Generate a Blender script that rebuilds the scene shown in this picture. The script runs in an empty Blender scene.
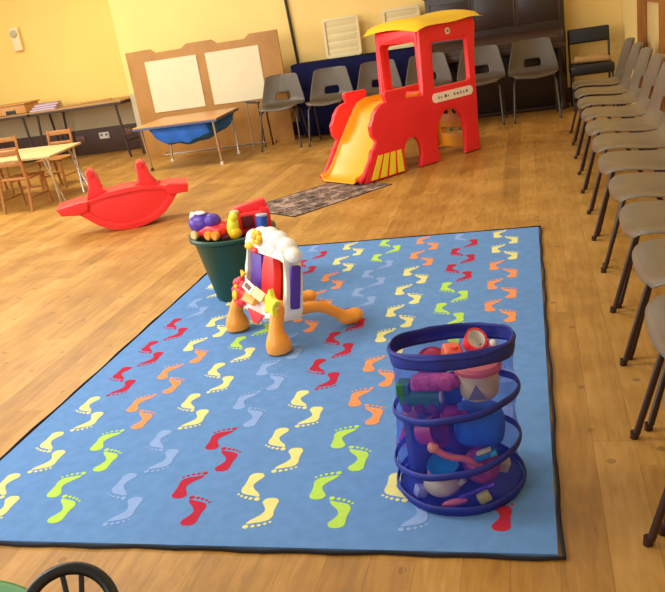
import bpy, bmesh, math, random
from mathutils import Vector, Matrix
random.seed(7)
C = bpy.context.scene.collection
PI = math.pi

# ---------------------------------------------------------------- colours / materials
def lin(c):
    out = []
    for v in c[:3]:
        v = v / 255.0
        out.append(v / 12.92 if v <= 0.04045 else ((v + 0.055) / 1.055) ** 2.4)
    return tuple(out) + (1.0,)

def mat(name, col, rough=0.5, var=0.0, scale=8.0, spec=0.5, metal=0.0, bump=0.0, bscale=60.0, col2=None, coat=0.0, sheen=0.0):
    m = bpy.data.materials.new(name); m.use_nodes = True
    nt = m.node_tree; b = nt.nodes['Principled BSDF']
    b.inputs['Roughness'].default_value = rough
    b.inputs['Specular IOR Level'].default_value = spec
    b.inputs['Metallic'].default_value = metal
    b.inputs['Coat Weight'].default_value = coat
    b.inputs['Sheen Weight'].default_value = sheen
    tc = nt.nodes.new('ShaderNodeTexCoord')
    n = nt.nodes.new('ShaderNodeTexNoise'); n.inputs['Scale'].default_value = scale; n.inputs['Detail'].default_value = 4
    nt.links.new(tc.outputs['Object'], n.inputs['Vector'])
    r = nt.nodes.new('ShaderNodeValToRGB')
    c1 = lin(col)
    c2 = lin(col2) if col2 else tuple(max(0, v * (1 - var)) for v in c1[:3]) + (1,)
    c0 = c1 if col2 else tuple(min(1, v * (1 + var * 0.6)) for v in c1[:3]) + (1,)
    r.color_ramp.elements[0].position = 0.3; r.color_ramp.elements[0].color = c2
    r.color_ramp.elements[1].position = 0.7; r.color_ramp.elements[1].color = c0
    nt.links.new(n.outputs['Fac'], r.inputs['Fac'])
    nt.links.new(r.outputs['Color'], b.inputs['Base Color'])
    if bump > 0:
        n2 = nt.nodes.new('ShaderNodeTexNoise'); n2.inputs['Scale'].default_value = bscale; n2.inputs['Detail'].default_value = 3
        nt.links.new(tc.outputs['Object'], n2.inputs['Vector'])
        bp = nt.nodes.new('ShaderNodeBump'); bp.inputs['Strength'].default_value = bump; bp.inputs['Distance'].default_value = 0.004
        nt.links.new(n2.outputs['Fac'], bp.inputs['Height']); nt.links.new(bp.outputs['Normal'], b.inputs['Normal'])
    return m

def wood_mat(name, a, b_, rough=0.45, sc=(3, 30, 3)):
    m = bpy.data.materials.new(name); m.use_nodes = True
    nt = m.node_tree; b = nt.nodes['Principled BSDF']; b.inputs['Roughness'].default_value = rough
    tc = nt.nodes.new('ShaderNodeTexCoord'); mp = nt.nodes.new('ShaderNodeMapping'); mp.inputs['Scale'].default_value = sc
    n = nt.nodes.new('ShaderNodeTexNoise'); n.inputs['Scale'].default_value = 2.0; n.inputs['Detail'].default_value = 5; n.inputs['Distortion'].default_value = 0.6
    r = nt.nodes.new('ShaderNodeValToRGB')
    r.color_ramp.elements[0].position = 0.3; r.color_ramp.elements[0].color = lin(a)
    r.color_ramp.elements[1].position = 0.75; r.color_ramp.elements[1].color = lin(b_)
    nt.links.new(tc.outputs['Object'], mp.inputs['Vector']); nt.links.new(mp.outputs['Vector'], n.inputs['Vector'])
    nt.links.new(n.outputs['Fac'], r.inputs['Fac']); nt.links.new(r.outputs['Color'], b.inputs['Base Color'])
    return m

def floor_mat():
    m = bpy.data.materials.new('old_varnished_floorboards'); m.use_nodes = True
    nt = m.node_tree; N = nt.nodes; L = nt.links; b = N['Principled BSDF']
    tc = N.new('ShaderNodeTexCoord')
    sp = N.new('ShaderNodeSeparateXYZ'); L.new(tc.outputs['Object'], sp.inputs[0])
    W = 0.112
    def mth(op, a=None, b2=None, v1=None, v2=None):
        x = N.new('ShaderNodeMath'); x.operation = op
        if a is not None: L.new(a, x.inputs[0])
        if b2 is not None: L.new(b2, x.inputs[1])
        if v1 is not None: x.inputs[0].default_value = v1
        if v2 is not None: x.inputs[1].default_value = v2
        return x.outputs[0]
    sx = mth('DIVIDE', sp.outputs['X'], v2=W)
    idx = mth('FLOOR', sx); fr = mth('FRACT', sx)
    wn = N.new('ShaderNodeTexWhiteNoise'); wn.noise_dimensions = '1D'; L.new(idx, wn.inputs['W'])
    off = mth('MULTIPLY', wn.outputs['Value'], v2=3.7)
    sy = mth('DIVIDE', mth('ADD', sp.outputs['Y'], off), v2=2.6)
    idy = mth('FLOOR', sy); fy = mth('FRACT', sy)
    cb = N.new('ShaderNodeCombineXYZ'); L.new(idx, cb.inputs[0]); L.new(idy, cb.inputs[1])
    wn2 = N.new('ShaderNodeTexWhiteNoise'); wn2.noise_dimensions = '2D'; L.new(cb.outputs[0], wn2.inputs['Vector'])
    # grain
    mp = N.new('ShaderNodeMapping'); mp.inputs['Scale'].default_value = (18, 2.4, 1); L.new(tc.outputs['Object'], mp.inputs['Vector'])
    add = N.new('ShaderNodeVectorMath'); add.operation = 'ADD'; L.new(mp.outputs[0], add.inputs[0]); L.new(wn2.outputs['Color'], add.inputs[1])
    g = N.new('ShaderNodeTexNoise'); g.inputs['Scale'].default_value = 2.2; g.inputs['Detail'].default_value = 7; g.inputs['Distortion'].default_value = 0.8
    L.new(add.outputs[0], g.inputs['Vector'])
    # worn patches
    p = N.new('ShaderNodeTexNoise'); p.inputs['Scale'].default_value = 3.4; p.inputs['Detail'].default_value = 7; p.inputs['Roughness'].default_value = 0.6
    L.new(tc.outputs['Object'], p.inputs['Vector'])
    t = mth('ADD', mth('MULTIPLY', g.outputs['Fac'], v2=0.40), mth('MULTIPLY', wn2.outputs['Value'], v2=0.16))
    t = mth('ADD', t, mth('MULTIPLY', p.outputs['Fac'], v2=0.55))
    r = N.new('ShaderNodeValToRGB')
    e = r.color_ramp.elements
    e[0].position = 0.26; e[0].color = lin((130, 88, 34))
    e[1].position = 0.80; e[1].color = lin((206, 156, 86))
    k = r.color_ramp.elements.new(0.5); k.color = lin((168, 119, 50))
    k = r.color_ramp.elements.new(0.62); k.color = lin((186, 136, 62))
    L.new(t, r.inputs['Fac'])
    # gaps between boards, nails, knots
    d = mth('ABSOLUTE', mth('SUBTRACT', fr, v2=0.5))
    gap = mth('GREATER_THAN', d, v2=0.485)
    gy = mth('LESS_THAN', fy, v2=0.0016)
    gg = mth('MAXIMUM', gap, gy)
    vo = N.new('ShaderNodeTexVoronoi'); vo.voronoi_dimensions = '2D'; vo.inputs['Scale'].default_value = 3.9; L.new(tc.outputs['Object'], vo.inputs['Vector'])
    kn = mth('MULTIPLY', mth('LESS_THAN', vo.outputs['Distance'], v2=0.050), mth('GREATER_THAN', g.outputs['Fac'], v2=0.42))
    dark = mth('MAXIMUM', mth('MULTIPLY', gg, v2=0.20), mth('MULTIPLY', kn, v2=0.40))
    mx = N.new('ShaderNodeMix'); mx.data_type = 'RGBA'
    L.new(dark, mx.inputs['Factor']); L.new(r.outputs['Color'], mx.inputs['A']); mx.inputs['B'].default_value = lin((70, 40, 16))
    L.new(mx.outputs['Result'], b.inputs['Base Color'])
    rr = mth('ADD', mth('MULTIPLY', p.outputs['Fac'], v2=0.35), v2=0.28)
    L.new(rr, b.inputs['Roughness'])
    b.inputs['Specular IOR Level'].default_value = 0.4
    bp = N.new('ShaderNodeBump'); bp.inputs['Strength'].default_value = 0.35; bp.inputs['Distance'].default_value = 0.003
    inv = mth('SUBTRACT', g.outputs['Fac'], gg)
    L.new(inv, bp.inputs['Height']); L.new(bp.outputs['Normal'], b.inputs['Normal'])
    return m

def mesh_fabric(name, col, alpha=0.5, scale=260):
    m = bpy.data.materials.new(name); m.use_nodes = True
    nt = m.node_tree; N = nt.nodes; L = nt.links; b = N['Principled BSDF']; out = N['Material Output']
    b.inputs['Base Color'].default_value = lin(col); b.inputs['Roughness'].default_value = 0.45
    tr = N.new('ShaderNodeBsdfTransparent'); tr.inputs['Color'].default_value = (0.86, 0.88, 1.0, 1)
    tc = N.new('ShaderNodeTexCoord'); n = N.new('ShaderNodeTexNoise'); n.inputs['Scale'].default_value = 14
    L.new(tc.outputs['Object'], n.inputs['Vector'])
    mr = N.new('ShaderNodeMapRange'); mr.inputs['From Min'].default_value = 0.3; mr.inputs['From Max'].default_value = 0.7
    mr.inputs['To Min'].default_value = alpha - 0.12; mr.inputs['To Max'].default_value = alpha + 0.12
    L.new(n.outputs['Fac'], mr.inputs['Value'])
    mx = N.new('ShaderNodeMixShader'); L.new(mr.outputs[0], mx.inputs[0]); L.new(tr.outputs[0], mx.inputs[1]); L.new(b.outputs[0], mx.inputs[2])
    L.new(mx.outputs[0], out.inputs['Surface'])
    return m

M = {}
M['floor'] = floor_mat()
M['wall'] = mat('yellow_painted_plaster', (248, 216, 136), 0.75, 0.05, 1.2, 0.2)
M['wall2'] = mat('alcove_shaded_yellow_plaster', (248, 214, 120), 0.75, 0.05, 1.2, 0.2)  # same paint as the main wall, with the alcove's shading put into the colour
M['dado'] = mat('cream_lower_wall_paint', (196, 184, 152), 0.7, 0.06, 2, 0.2)
M['darkwood'] = wood_mat('dark_brown_board', (62, 36, 20), (84, 52, 30), 0.5, (3, 3, 30))
M['piano'] = wood_mat('dark_walnut_veneer', (34, 20, 15), (52, 33, 23), 0.35, (4, 4, 25))
M['piano_lid'] = wood_mat('mid_brown_walnut', (58, 38, 26), (76, 52, 34), 0.4, (3, 30, 30))
M['ivory'] = mat('old_ivory', (222, 212, 190), 0.4, 0.05)
M['rug'] = mat('blue_carpet_pile', (106, 150, 208), 0.95, 0.08, 26, 0.1, bump=0.5, bscale=500)
M['rug_edge'] = mat('black_whipped_edge', (26, 24, 34), 0.9, 0.1)
FP = {'y': (232, 224, 146), 'r': (186, 46, 70), 'o': (238, 152, 98), 'g': (184, 224, 96), 'b': (140, 170, 224)}
for k, c in FP.items(): M['fp_' + k] = mat('carpet_print_' + {'y': 'yellow', 'r': 'red', 'o': 'orange', 'g': 'lime', 'b': 'pale_blue'}[k], c, 0.95, 0.06, 60, 0.1)
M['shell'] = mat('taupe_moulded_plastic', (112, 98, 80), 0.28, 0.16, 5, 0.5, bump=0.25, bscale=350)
M['shell_shaded'] = mat('shaded_taupe_moulded_plastic', (84, 70, 52), 0.34, 0.14, 5, 0.5, bump=0.25, bscale=350)  # darker copy of the taupe shell: back-row shade put into the colour
M['brown_metal'] = mat('dark_brown_enamelled_tube', (54, 32, 26), 0.35, 0.1)
M['grey_metal'] = mat('grey_enamelled_tube', (74, 68, 62), 0.35, 0.1, metal=0.3)
M['black'] = mat('black_plastic', (22, 22, 24), 0.35, 0.1)
M['blackpad'] = mat('black_vinyl', (26, 27, 30), 0.4, 0.15)
M['chrome'] = mat('bright_steel_tube', (205, 200, 190), 0.25, 0.03, metal=0.8)
M['red'] = mat('red_moulded_plastic', (250, 50, 58), 0.36, 0.05, 4, 0.5)
M['red_rocker'] = mat('coral_red_moulded_plastic', (240, 50, 52), 0.38, 0.05, 4, 0.5)
M['yellow'] = mat('yellow_moulded_plastic', (252, 200, 14), 0.38, 0.04, 4)
M['slide'] = mat('amber_moulded_plastic', (250, 166, 20), 0.34, 0.05, 3)
M['lemon'] = mat('lemon_plastic', (255, 240, 62), 0.4, 0.05)
M['white'] = mat('white_plastic', (240, 236, 228), 0.4, 0.03)
M['label'] = mat('cream_label', (255, 250, 236), 0.5, 0.02)
M['ink'] = mat('dark_printed_ink', (70, 60, 80), 0.6, 0.1)
M['ink_violet'] = mat('violet_printed_ink', (150, 110, 160), 0.6, 0.1)
M['orange'] = mat('orange_plastic', (255, 164, 58), 0.38, 0.05)
M['purple'] = mat('purple_plastic', (84, 50, 168), 0.4, 0.05)
M['green_bin'] = mat('dark_green_plastic', (14, 66, 52), 0.4, 0.12, 6)
M['green'] = mat('green_plastic', (22, 124, 44), 0.4, 0.08)
M['dgreen'] = mat('deep_green_plastic', (24, 104, 58), 0.45, 0.08)
M['blue'] = mat('blue_plastic', (34, 84, 190), 0.4, 0.08)
M['bluecloth'] = mat('royal_blue_nylon', (30, 116, 232), 0.6, 0.15, 9, bump=0.4, bscale=30)
M['navycloth'] = mat('navy_cloth', (26, 28, 66), 0.9, 0.2, 7, 0.1)
M['basketblue'] = mat('blue_nylon_binding', (20, 38, 140), 0.6, 0.35, 14)
M['netting'] = mesh_fabric('blue_netting', (34, 58, 205), 0.27)
M['divider'] = wood_mat('orange_brown_hardboard', (160, 112, 48), (178, 128, 60), 0.55, (2, 2, 2))
M['panelwhite'] = mat('cream_pegboard', (222, 210, 174), 0.7, 0.03)
M['tabletop'] = wood_mat('tan_laminate', (190, 134, 76), (208, 156, 98), 0.35, (2, 12, 2))
M['tabletop_pale'] = wood_mat('pale_birch_laminate', (200, 170, 118), (214, 186, 132), 0.4, (12, 2, 2))
M['tabletop_dull'] = wood_mat('dull_brown_laminate', (160, 120, 72), (182, 142, 92), 0.4, (12, 2, 2))
M['edgeblue'] = mat('slate_blue_edging', (78, 92, 128), 0.4, 0.05)
M['beech'] = wood_mat('honey_beech_wood', (158, 100, 44), (180, 122, 58), 0.5, (6, 6, 20))
M['trestle'] = mat('dark_brown_steel', (58, 42, 34), 0.5, 0.1)
M['box'] = wood_mat('orange_brown_plywood', (190, 130, 62), (214, 158, 86), 0.5, (10, 3, 3))
M['lilac'] = mat('lilac_printed_card', (176, 150, 176), 0.5, 0.3, 25, col2=(120, 96, 140))
M['paper'] = mat('pale_lilac_paper', (206, 184, 196), 0.7, 0.05)
M['slat'] = mat('offwhite_slatted_plastic', (226, 210, 158), 0.5, 0.04)
M['tancloth'] = mat('tan_cloth', (178, 138, 84), 0.8, 0.1)
M['frame_right'] = wood_mat('dark_orange_pine', (150, 92, 30), (170, 108, 40), 0.5, (6, 3, 2))
M['rightpanel'] = mat('beige_pegboard', (214, 184, 120), 0.7, 0.05)
M['cream'] = mat('cream_plastic', (226, 206, 146), 0.45, 0.05)
M['salmon'] = mat('salmon_plastic', (238, 110, 84), 0.45, 0.05)
M['pink'] = mat('pink_sparkly_fabric', (226, 96, 150), 0.6, 0.5, 60, col2=(160, 40, 110))
M['magenta'] = mat('magenta_plastic', (170, 34, 90), 0.45, 0.1)
M['teal'] = mat('teal_plastic', (20, 130, 190), 0.45, 0.1)
M['navy'] = mat('navy_spotted_card', (34, 40, 86), 0.6, 0.4, 30)
M['grey'] = mat('grey_plastic', (120, 116, 128), 0.5, 0.05)
M['facegrey'] = mat('pale_grey_plastic', (190, 196, 204), 0.5, 0.05)
M['maroon'] = mat('maroon_plastic', (110, 24, 36), 0.5, 0.1)
M['brown'] = mat('brown_plastic', (120, 78, 56), 0.5, 0.2, 20)
M['plate'] = mat('white_painted_metal', (240, 222, 170), 0.5, 0.03)

# floral mat
def floral():
    m = bpy.data.materials.new('faded_floral_weave'); m.use_nodes = True
    nt = m.node_tree; N = nt.nodes; L = nt.links; b = N['Principled BSDF']; b.inputs['Roughness'].default_value = 0.95
    tc = N.new('ShaderNodeTexCoord')
    v = N.new('ShaderNodeTexVoronoi'); v.inputs['Scale'].default_value = 11; v.inputs['Randomness'].default_value = 1
    n = N.new('ShaderNodeTexNoise'); n.inputs['Scale'].default_value = 16; n.inputs['Detail'].default_value = 6; n.inputs['Distortion'].default_value = 1.5
    L.new(tc.outputs['Object'], v.inputs['Vector']); L.new(tc.outputs['Object'], n.inputs['Vector'])
    a = N.new('ShaderNodeMath'); a.operation = 'MULTIPLY_ADD'; L.new(v.outputs['Distance'], a.inputs[0]); a.inputs[1].default_value = 0.55; L.new(n.outputs['Fac'], a.inputs[2])
    r = N.new('ShaderNodeValToRGB'); e = r.color_ramp.elements
    e[0].position = 0.50; e[0].color = lin((30, 26, 28)); e[1].position = 0.95; e[1].color = lin((176, 146, 128))
    k = e.new(0.62); k.color = lin((70, 58, 54)); k = e.new(0.72); k.color = lin((138, 110, 96)); k = e.new(0.80); k.color = lin((72, 60, 56))
    L.new(a.outputs[0], r.inputs['Fac']); L.new(r.outputs['Color'], b.inputs['Base Color'])
    return m
M['floral'] = floral()

# ---------------------------------------------------------------- mesh builder
class MB:
    def __init__(s): s.bm = bmesh.new(); s.mats = []; s.T = Matrix.Identity(4)
    def mi(s, m):
        if m not in s.mats: s.mats.append(m)
        return s.mats.index(m)
    def _fin(s, verts, faces, m, smooth):
        i = s.mi(m)
        for v in verts: v.co = s.T @ v.co
        for f in faces: f.material_index = i; f.smooth = smooth
    def raw(s, vs, fs, m, smooth=True):
        bv = [s.bm.verts.new(v) for v in vs]; bf = []
        for f in fs:
            try: bf.append(s.bm.faces.new([bv[i] for i in f]))
            except ValueError: pass
        s._fin(bv, bf, m, smooth); return s
    def merge(s, b2, m, smooth):
        me = bpy.data.meshes.new('tmp'); b2.to_mesh(me); b2.free()
        vs = [v.co.copy() for v in me.vertices]; fs = [list(p.vertices) for p in me.polygons]
        bpy.data.meshes.remove(me)
        return s.raw(vs, fs, m, smooth)
    def box(s, c, d, m, bev=0.004, rot=None, seg=2, smooth=True):
        b = bmesh.new(); bmesh.ops.create_cube(b, size=1)
        for v in b.verts: v.co = Vector((v.co.x * d[0], v.co.y * d[1], v.co.z * d[2]))
        bev = min(bev, min(d) * 0.45)
        if bev > 0: bmesh.ops.bevel(b, geom=b.edges[:], offset=bev, segments=seg, affect='EDGES', profile=0.6)
        R = rot if rot is not None else Matrix.Identity(4)
        for v in b.verts: v.co = (R @ v.co) + Vector(c)
        return s.merge(b, m, smooth)
    def cyl(s, p0, p1, r, m, r2=None, seg=20, bev=0.0):
        p0 = Vector(p0); p1 = Vector(p1); d = p1 - p0; b = bmesh.new()
        bmesh.ops.create_cone(b, cap_ends=True, segments=seg, radius1=r, radius2=r if r2 is None else r2, depth=d.length)
        if bev > 0:
            ed = [e for e in b.edges if abs(e.verts[0].co.z - e.verts[1].co.z) < 1e-6]
            bmesh.ops.bevel(b, geom=ed, offset=bev, segments=2, affect='EDGES')
        q = d.to_track_quat('Z', 'Y').to_matrix().to_4x4(); mid = (p0 + p1) / 2
        for v in b.verts: v.co = (q @ v.co) + mid
        return s.merge(b, m, True)
    def ball(s, c, r, m, seg=20, rot=None):
        r = (r, r, r) if not hasattr(r, '__len__') else r
        b = bmesh.new(); bmesh.ops.create_uvsphere(b, u_segments=seg, v_segments=seg // 2 + 2, radius=1)
        R = rot if rot is not None else Matrix.Identity(4)
        for v in b.verts: v.co = (R @ Vector((v.co.x * r[0], v.co.y * r[1], v.co.z * r[2]))) + Vector(c)
        return s.merge(b, m, True)
    def lathe(s, prof, m, seg=40, c=(0, 0, 0), closed=False, ell=1.0):
        vs = []; fs = []; n = len(prof)
        for i in range(seg):
            a = 2 * PI * i / seg
            for (r, z) in prof: vs.append((c[0] + r * math.cos(a), c[1] + r * math.sin(a) * ell, c[2] + z))
        for i in range(seg):
            j = (i + 1) % seg
            for k in range(n if closed else n - 1):
                k2 = (k + 1) % n
                fs.append((i * n + k, j * n + k, j * n + k2, i * n + k2))
        s.raw(vs, fs, m, True)
        return s
    def tube(s, pts, r, m, seg=10, closed=False):
        pts = [Vector(p) for p in pts]; n = len(pts); rr = r if hasattr(r, '__len__') else [r] * n
        vs = []; fs = []; prev = None
        for i, p in enumerate(pts):
            if closed: t = pts[(i + 1) % n] - pts[i - 1]
            else: t = pts[min(i + 1, n - 1)] - pts[max(i - 1, 0)]
            t.normalize()
            if prev is None:
                u = Vector((0, 0, 1)).cross(t)
                if u.length < 1e-3: u = Vector((1, 0, 0)).cross(t)
            else: u = prev - t * prev.dot(t)
            u.normalize(); prev = u; w = t.cross(u)
            for k in range(seg):
                a = 2 * PI * k / seg
                vs.append(p + (u * math.cos(a) + w * math.sin(a)) * rr[i])
        for i in range(n if closed else n - 1):
            j = (i + 1) % n
            for k in range(seg):
                fs.append((i * seg + k, i * seg + (k + 1) % seg, j * seg + (k + 1) % seg, j * seg + k))
        if not closed:
            fs.append(tuple(range(seg))[::-1]); fs.append(tuple((n - 1) * seg + k for k in range(seg)))
        return s.raw(vs, fs, m, True)
    def prism(s, outline, y0, y1, m, bev=0.0, holes=(), axis='y', smooth=True, seg=2):
        """outline in (a,b) extruded: axis 'y' -> (a, y, b); axis 'z' -> (a, b, z); axis 'x' -> (x, a, b)"""
        from mathutils.geometry import tessellate_polygon
        def P(a, b, t):
            return Vector((a, t, b)) if axis == 'y' else (Vector((a, b, t)) if axis == 'z' else Vector((t, a, b)))
        loops = [list(outline)] + [list(h) for h in holes]
        flat = [p for l in loops for p in l]
        tris = tessellate_polygon([[Vector((p[0], p[1], 0)) for p in l] for l in loops])
        b = bmesh.new()
        A = [b.verts.new(P(p[0], p[1], y0)) for p in flat]; B = [b.verts.new(P(p[0], p[1], y1)) for p in flat]
        for t in tris:
            try: b.faces.new([A[i] for i in t]); b.faces.new([B[i] for i in t][::-1])
            except ValueError: pass
        o = 0
        for l in loops:
            n = len(l)
            for i in range(n):
                j = (i + 1) % n
                try: b.faces.new([A[o + i], A[o + j], B[o + j], B[o + i]])
                except ValueError: pass
            o += n
        bmesh.ops.recalc_face_normals(b, faces=b.faces[:])
        bmesh.ops.dissolve_limit(b, angle_limit=0.01, verts=b.verts[:], edges=b.edges[:]) if not holes else None
        if bev > 0:
            ed = []
            for e in b.edges:
                ts = [(v.co.y if axis == 'y' else v.co.z if axis == 'z' else v.co.x) for v in e.verts]
                if abs(ts[0] - ts[1]) < 1e-7 and len(e.link_faces) == 2:
                    if e.link_faces[0].normal.dot(e.link_faces[1].normal) < 0.7: ed.append(e)
            bmesh.ops.bevel(b, geom=ed, offset=bev, segments=seg, affect='EDGES', profile=0.6, clamp_overlap=True)
        return s.merge(b, m, smooth)
    def build(s, name, parent=None, loc=None, rotz=None, solid=None, subd=0, remesh=None):
        bmesh.ops.recalc_face_normals(s.bm, faces=s.bm.faces[:])
        me = bpy.data.meshes.new(name); s.bm.to_mesh(me); s.bm.free()
        for m in s.mats: me.materials.append(m)
        try: me.set_sharp_from_angle(angle=math.radians(38))
        except Exception: pass
        o = bpy.data.objects.new(name, me); C.objects.link(o)
        if parent is not None: o.parent = parent
        if loc is not None: o.location = loc
        if rotz is not None: o.rotation_euler = (0, 0, rotz)
        if solid:
            q = o.modifiers.new('t', 'SOLIDIFY'); q.thickness = solid; q.offset = 0
        if remesh:
            q = o.modifiers.new('r', 'REMESH'); q.mode = 'VOXEL'; q.voxel_size = remesh; q.use_smooth_shade = True
        if subd:
            q = o.modifiers.new('s', 'SUBSURF'); q.levels = subd; q.render_levels = subd
        return o

def tag(o, label, cat, group=None, kind=None):
    o['label'] = label; o['category'] = cat
    if group: o['group'] = group
    if kind: o['kind'] = kind
    return o
def thing(name, label, cat, loc=(0, 0, 0), rotz=0.0, group=None):
    o = bpy.data.objects.new(name, None); C.objects.link(o); o.empty_display_size = 0.1
    o.location = loc; o.rotation_euler = (0, 0, rotz)
    return tag(o, label, cat, group)
def dup(root, loc, rotz, label, group=None):
    def cp(o, par):
        c = o.copy(); C.objects.link(c); c.parent = par
        for ch in list(o.children): cp(ch, c)
        return c
    r = cp(root, None); r.location = loc; r.rotation_euler = (0, 0, rotz); r['label'] = label
    if group: r['group'] = group
    return r
def struct(name, mb):
    o = mb.build(name); o['kind'] = 'structure'; return o
def arc(cx, cz, r, a0, a1, n, rz=None):
    rz = r if rz is None else rz
    return [(cx + r * math.cos(math.radians(a0 + (a1 - a0) * i / n)), cz + rz * math.sin(math.radians(a0 + (a1 - a0) * i / n))) for i in range(n + 1)]
def rrect(x0, z0, x1, z1, r, n=4):
    return arc(x1 - r, z1 - r, r, 0, 90, n) + arc(x0 + r, z1 - r, r, 90, 180, n) + arc(x0 + r, z0 + r, r, 180, 270, n) + arc(x1 - r, z0 + r, r, 270, 360, n)
def rotm(deg, ax): return Matrix.Rotation(math.radians(deg), 4, ax)
def smooth_pts(pts, n=6):
    P = [Vector(p) for p in pts]; out = []
    for i in range(len(P) - 1):
        p0 = P[max(i - 1, 0)]; p1 = P[i]; p2 = P[i + 1]; p3 = P[min(i + 2, len(P) - 1)]
        for k in range(n):
            t = k / n
            out.append(0.5 * ((2 * p1) + (p2 - p0) * t + (2 * p0 - 5 * p1 + 4 * p2 - p3) * t * t + (3 * p1 - p0 - 3 * p2 + p3) * t ** 3))
    out.append(P[-1]); return out
def smooth_loop(pts, n=4):
    P = [Vector((p[0], p[1], 0)) for p in pts]; N = len(P); out = []
    for i in range(N):
        p0, p1, p2, p3 = P[i - 1], P[i], P[(i + 1) % N], P[(i + 2) % N]
        for k in range(n):
            t = k / n
            v = 0.5 * ((2 * p1) + (p2 - p0) * t + (2 * p0 - 5 * p1 + 4 * p2 - p3) * t * t + (3 * p1 - p0 - 3 * p2 + p3) * t ** 3)
            out.append((v.x, v.y))
    return out

# ---------------------------------------------------------------- room shell
YB = 9.15; YL = 9.70; XR = 0.97; XL = -9.0; XC = -4.83; YF = -2.0; HT = 3.3
struct('floor', MB().box(((XL + XR) / 2, (YF + YL) / 2, -0.05), (XR - XL + 0.4, YL - YF + 0.4, 0.1), M['floor'], 0))
struct('wall_back', MB().box(((XC + XR) / 2 , YB + 0.375, HT / 2), (XR - XC, 0.75, HT), M['wall'], 0))
struct('wall_alcove', MB().box(((XL + XC) / 2, YL + 0.1, HT / 2 + 0.33), (XC - XL, 0.2, HT - 0.66), M['wall2'], 0))
struct('trim_1', MB().box(((XL + XC) / 2, YL + 0.1, 0.50), (XC - XL, 0.2, 0.32), M['dado'], 0))
struct('baseboard_alcove', MB().box(((XL + XC) / 2, YL + 0.09, 0.17), (XC - XL, 0.22, 0.34), M['darkwood'], 0.004))
struct('wall_right', MB().box((XR + 0.1, (YF + YL) / 2, HT / 2), (0.2, YL - YF, HT), M['wall'], 0))
struct('baseboard_back', MB().box(((XC + .75 + XR) / 2, YB - 0.01, 0.08), (XR - XC - 0.79, 0.02, 0.16), M['darkwood'], 0.003))

struct('trim_2', MB().box((XC + .35, YB - .004, .545), (.70, .008, .41), M['dado'], 0))
struct('baseboard_corner', MB().box((XC + .35, YB - .010, .17), (.70, .020, .34), M['darkwood'], .003))

# ---------------------------------------------------------------- footprint rug
RX0, RX1, RY0, RY1 = -1.838, 0.006, 1.534, 4.298
rug = thing('play_rug', 'large blue rug printed with rows of coloured footprints, black edge', 'rug', ((RX0 + RX1) / 2, (RY0 + RY1) / 2, 0))
rx, ry = (RX1 - RX0) / 2, (RY1 - RY0) / 2
pile = MB().box((0, 0, 0.004), (2 * rx - 0.02, 2 * ry - 0.02, 0.008), M['rug'], 0)
LF = smooth_loop([(-.018, -.062), (.004, -.064), (.014, -.048), (.006, -.026), (.002, -.004), (.014, .016), (.034, .034), (.040, .048), (.018, .046), (-.010, .040), (-.022, .022), (-.022, -.002), (-.025, -.026), (-.028, -.048)], 3)
TO = [(.040, .060, .0088), (.022, .0605, .0062), (.007, .058, .0056), (-.007, .0535, .005), (-.019, .047, .0045)]
def foot(mb, cx, cy, flip, mirror, m):
    s = -1 if mirror else 1
    def tr(x, y):
        x = s * x * 1.12 ; y = y * 1.0
        a = math.radians(-8 * s); x, y = x * math.cos(a) + y * math.sin(a) , -x * math.sin(a) + y * math.cos(a)
        if flip: x, y = -x, -y
        return (cx + x, cy + y)
    mb.prism([tr(*p) for p in LF], 0.0075, 0.0088, m, axis='z', smooth=False)
    for (x, y, r) in TO:
        c = tr(x, y); mb.cyl((c[0], c[1], 0.0075), (c[0], c[1], 0.0088), r, m, seg=8)
cols = [  # near to far: (upper-left foot, lower-right foot)
    'yy yy yy rr rr rr bb yy bb bb', 'gg gg oo oo yo yy yy gg yy rr', 'bb bb yy yy gy gg gg gr rr br', 'rr rr bb bb bb oo oo oo yy yy',
    'yy yy yy rr rr rr bb bb gb gg', 'gg gg oo oo yy yy yy yy oo oo', 'yb rr yy gg gg gg gg rr rr br', 'rr bb bb bb bb oo oo oo yy yy']
ox, oy = (RX0 + RX1) / 2, (RY0 + RY1) / 2
for ci, line in enumerate(cols):
    for k, pr in enumerate(line.split()):
        X = -1.668 + 0.2128 * ci; fl = ci % 2 == 0
        y0 = 1.815 + 0.2655 * k; y1 = 1.690 + 0.2655 * k
        foot(pile, X - 0.040 - ox, y0 - oy, fl, fl, M['fp_' + pr[0]])
        foot(pile, X + 0.040 - ox, y1 - oy, fl, not fl, M['fp_' + pr[1]])
pile.build('carpet_pile', rug)
eb = MB()
def wav(i, a): return 0.003 * math.sin(i * 1.7 + a) + 0.002 * math.sin(i * 0.6 + a)
ep = []
n = 30
for i in range(n): ep.append((-rx + 2 * rx * i / n, -ry + wav(i, 0), 0.0048))
for i in range(n): ep.append((rx + wav(i, 2), -ry + 2 * ry * i / n, 0.006))
for i in range(n): ep.append((rx - 2 * rx * i / n, ry + wav(i, 1), 0.006))
for i in range(n): ep.append((-rx + wav(i, 3), ry - 2 * ry * i / n, 0.006))
eb.tube(ep, 0.0050, M['rug_edge'], 8, closed=True)
eb.build('bound_edge', rug)

# floral mat
fm = thing('doormat', 'small faded floral mat in brown and pink under the toy slide foot', 'mat', (-1.640, 5.05, 0), math.radians(52.5))
MB().box((0.47, 0.31, 0.002), (0.93, 0.61, 0.004), M['floral'], 0.001).build('woven_field', fm)
hem = MB()
for a, b_ in (((0, 0), (0.94, 0)), ((0.94, 0), (0.94, 0.62)), ((0.94, 0.62), (0, 0.62)), ((0, 0.62), (0, 0))):
    hem.tube([(a[0], a[1], 0.003), (b_[0], b_[1], 0.003)], 0.003, M['rug_edge'], 8)
hem.build('dark_hem', fm)

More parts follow.
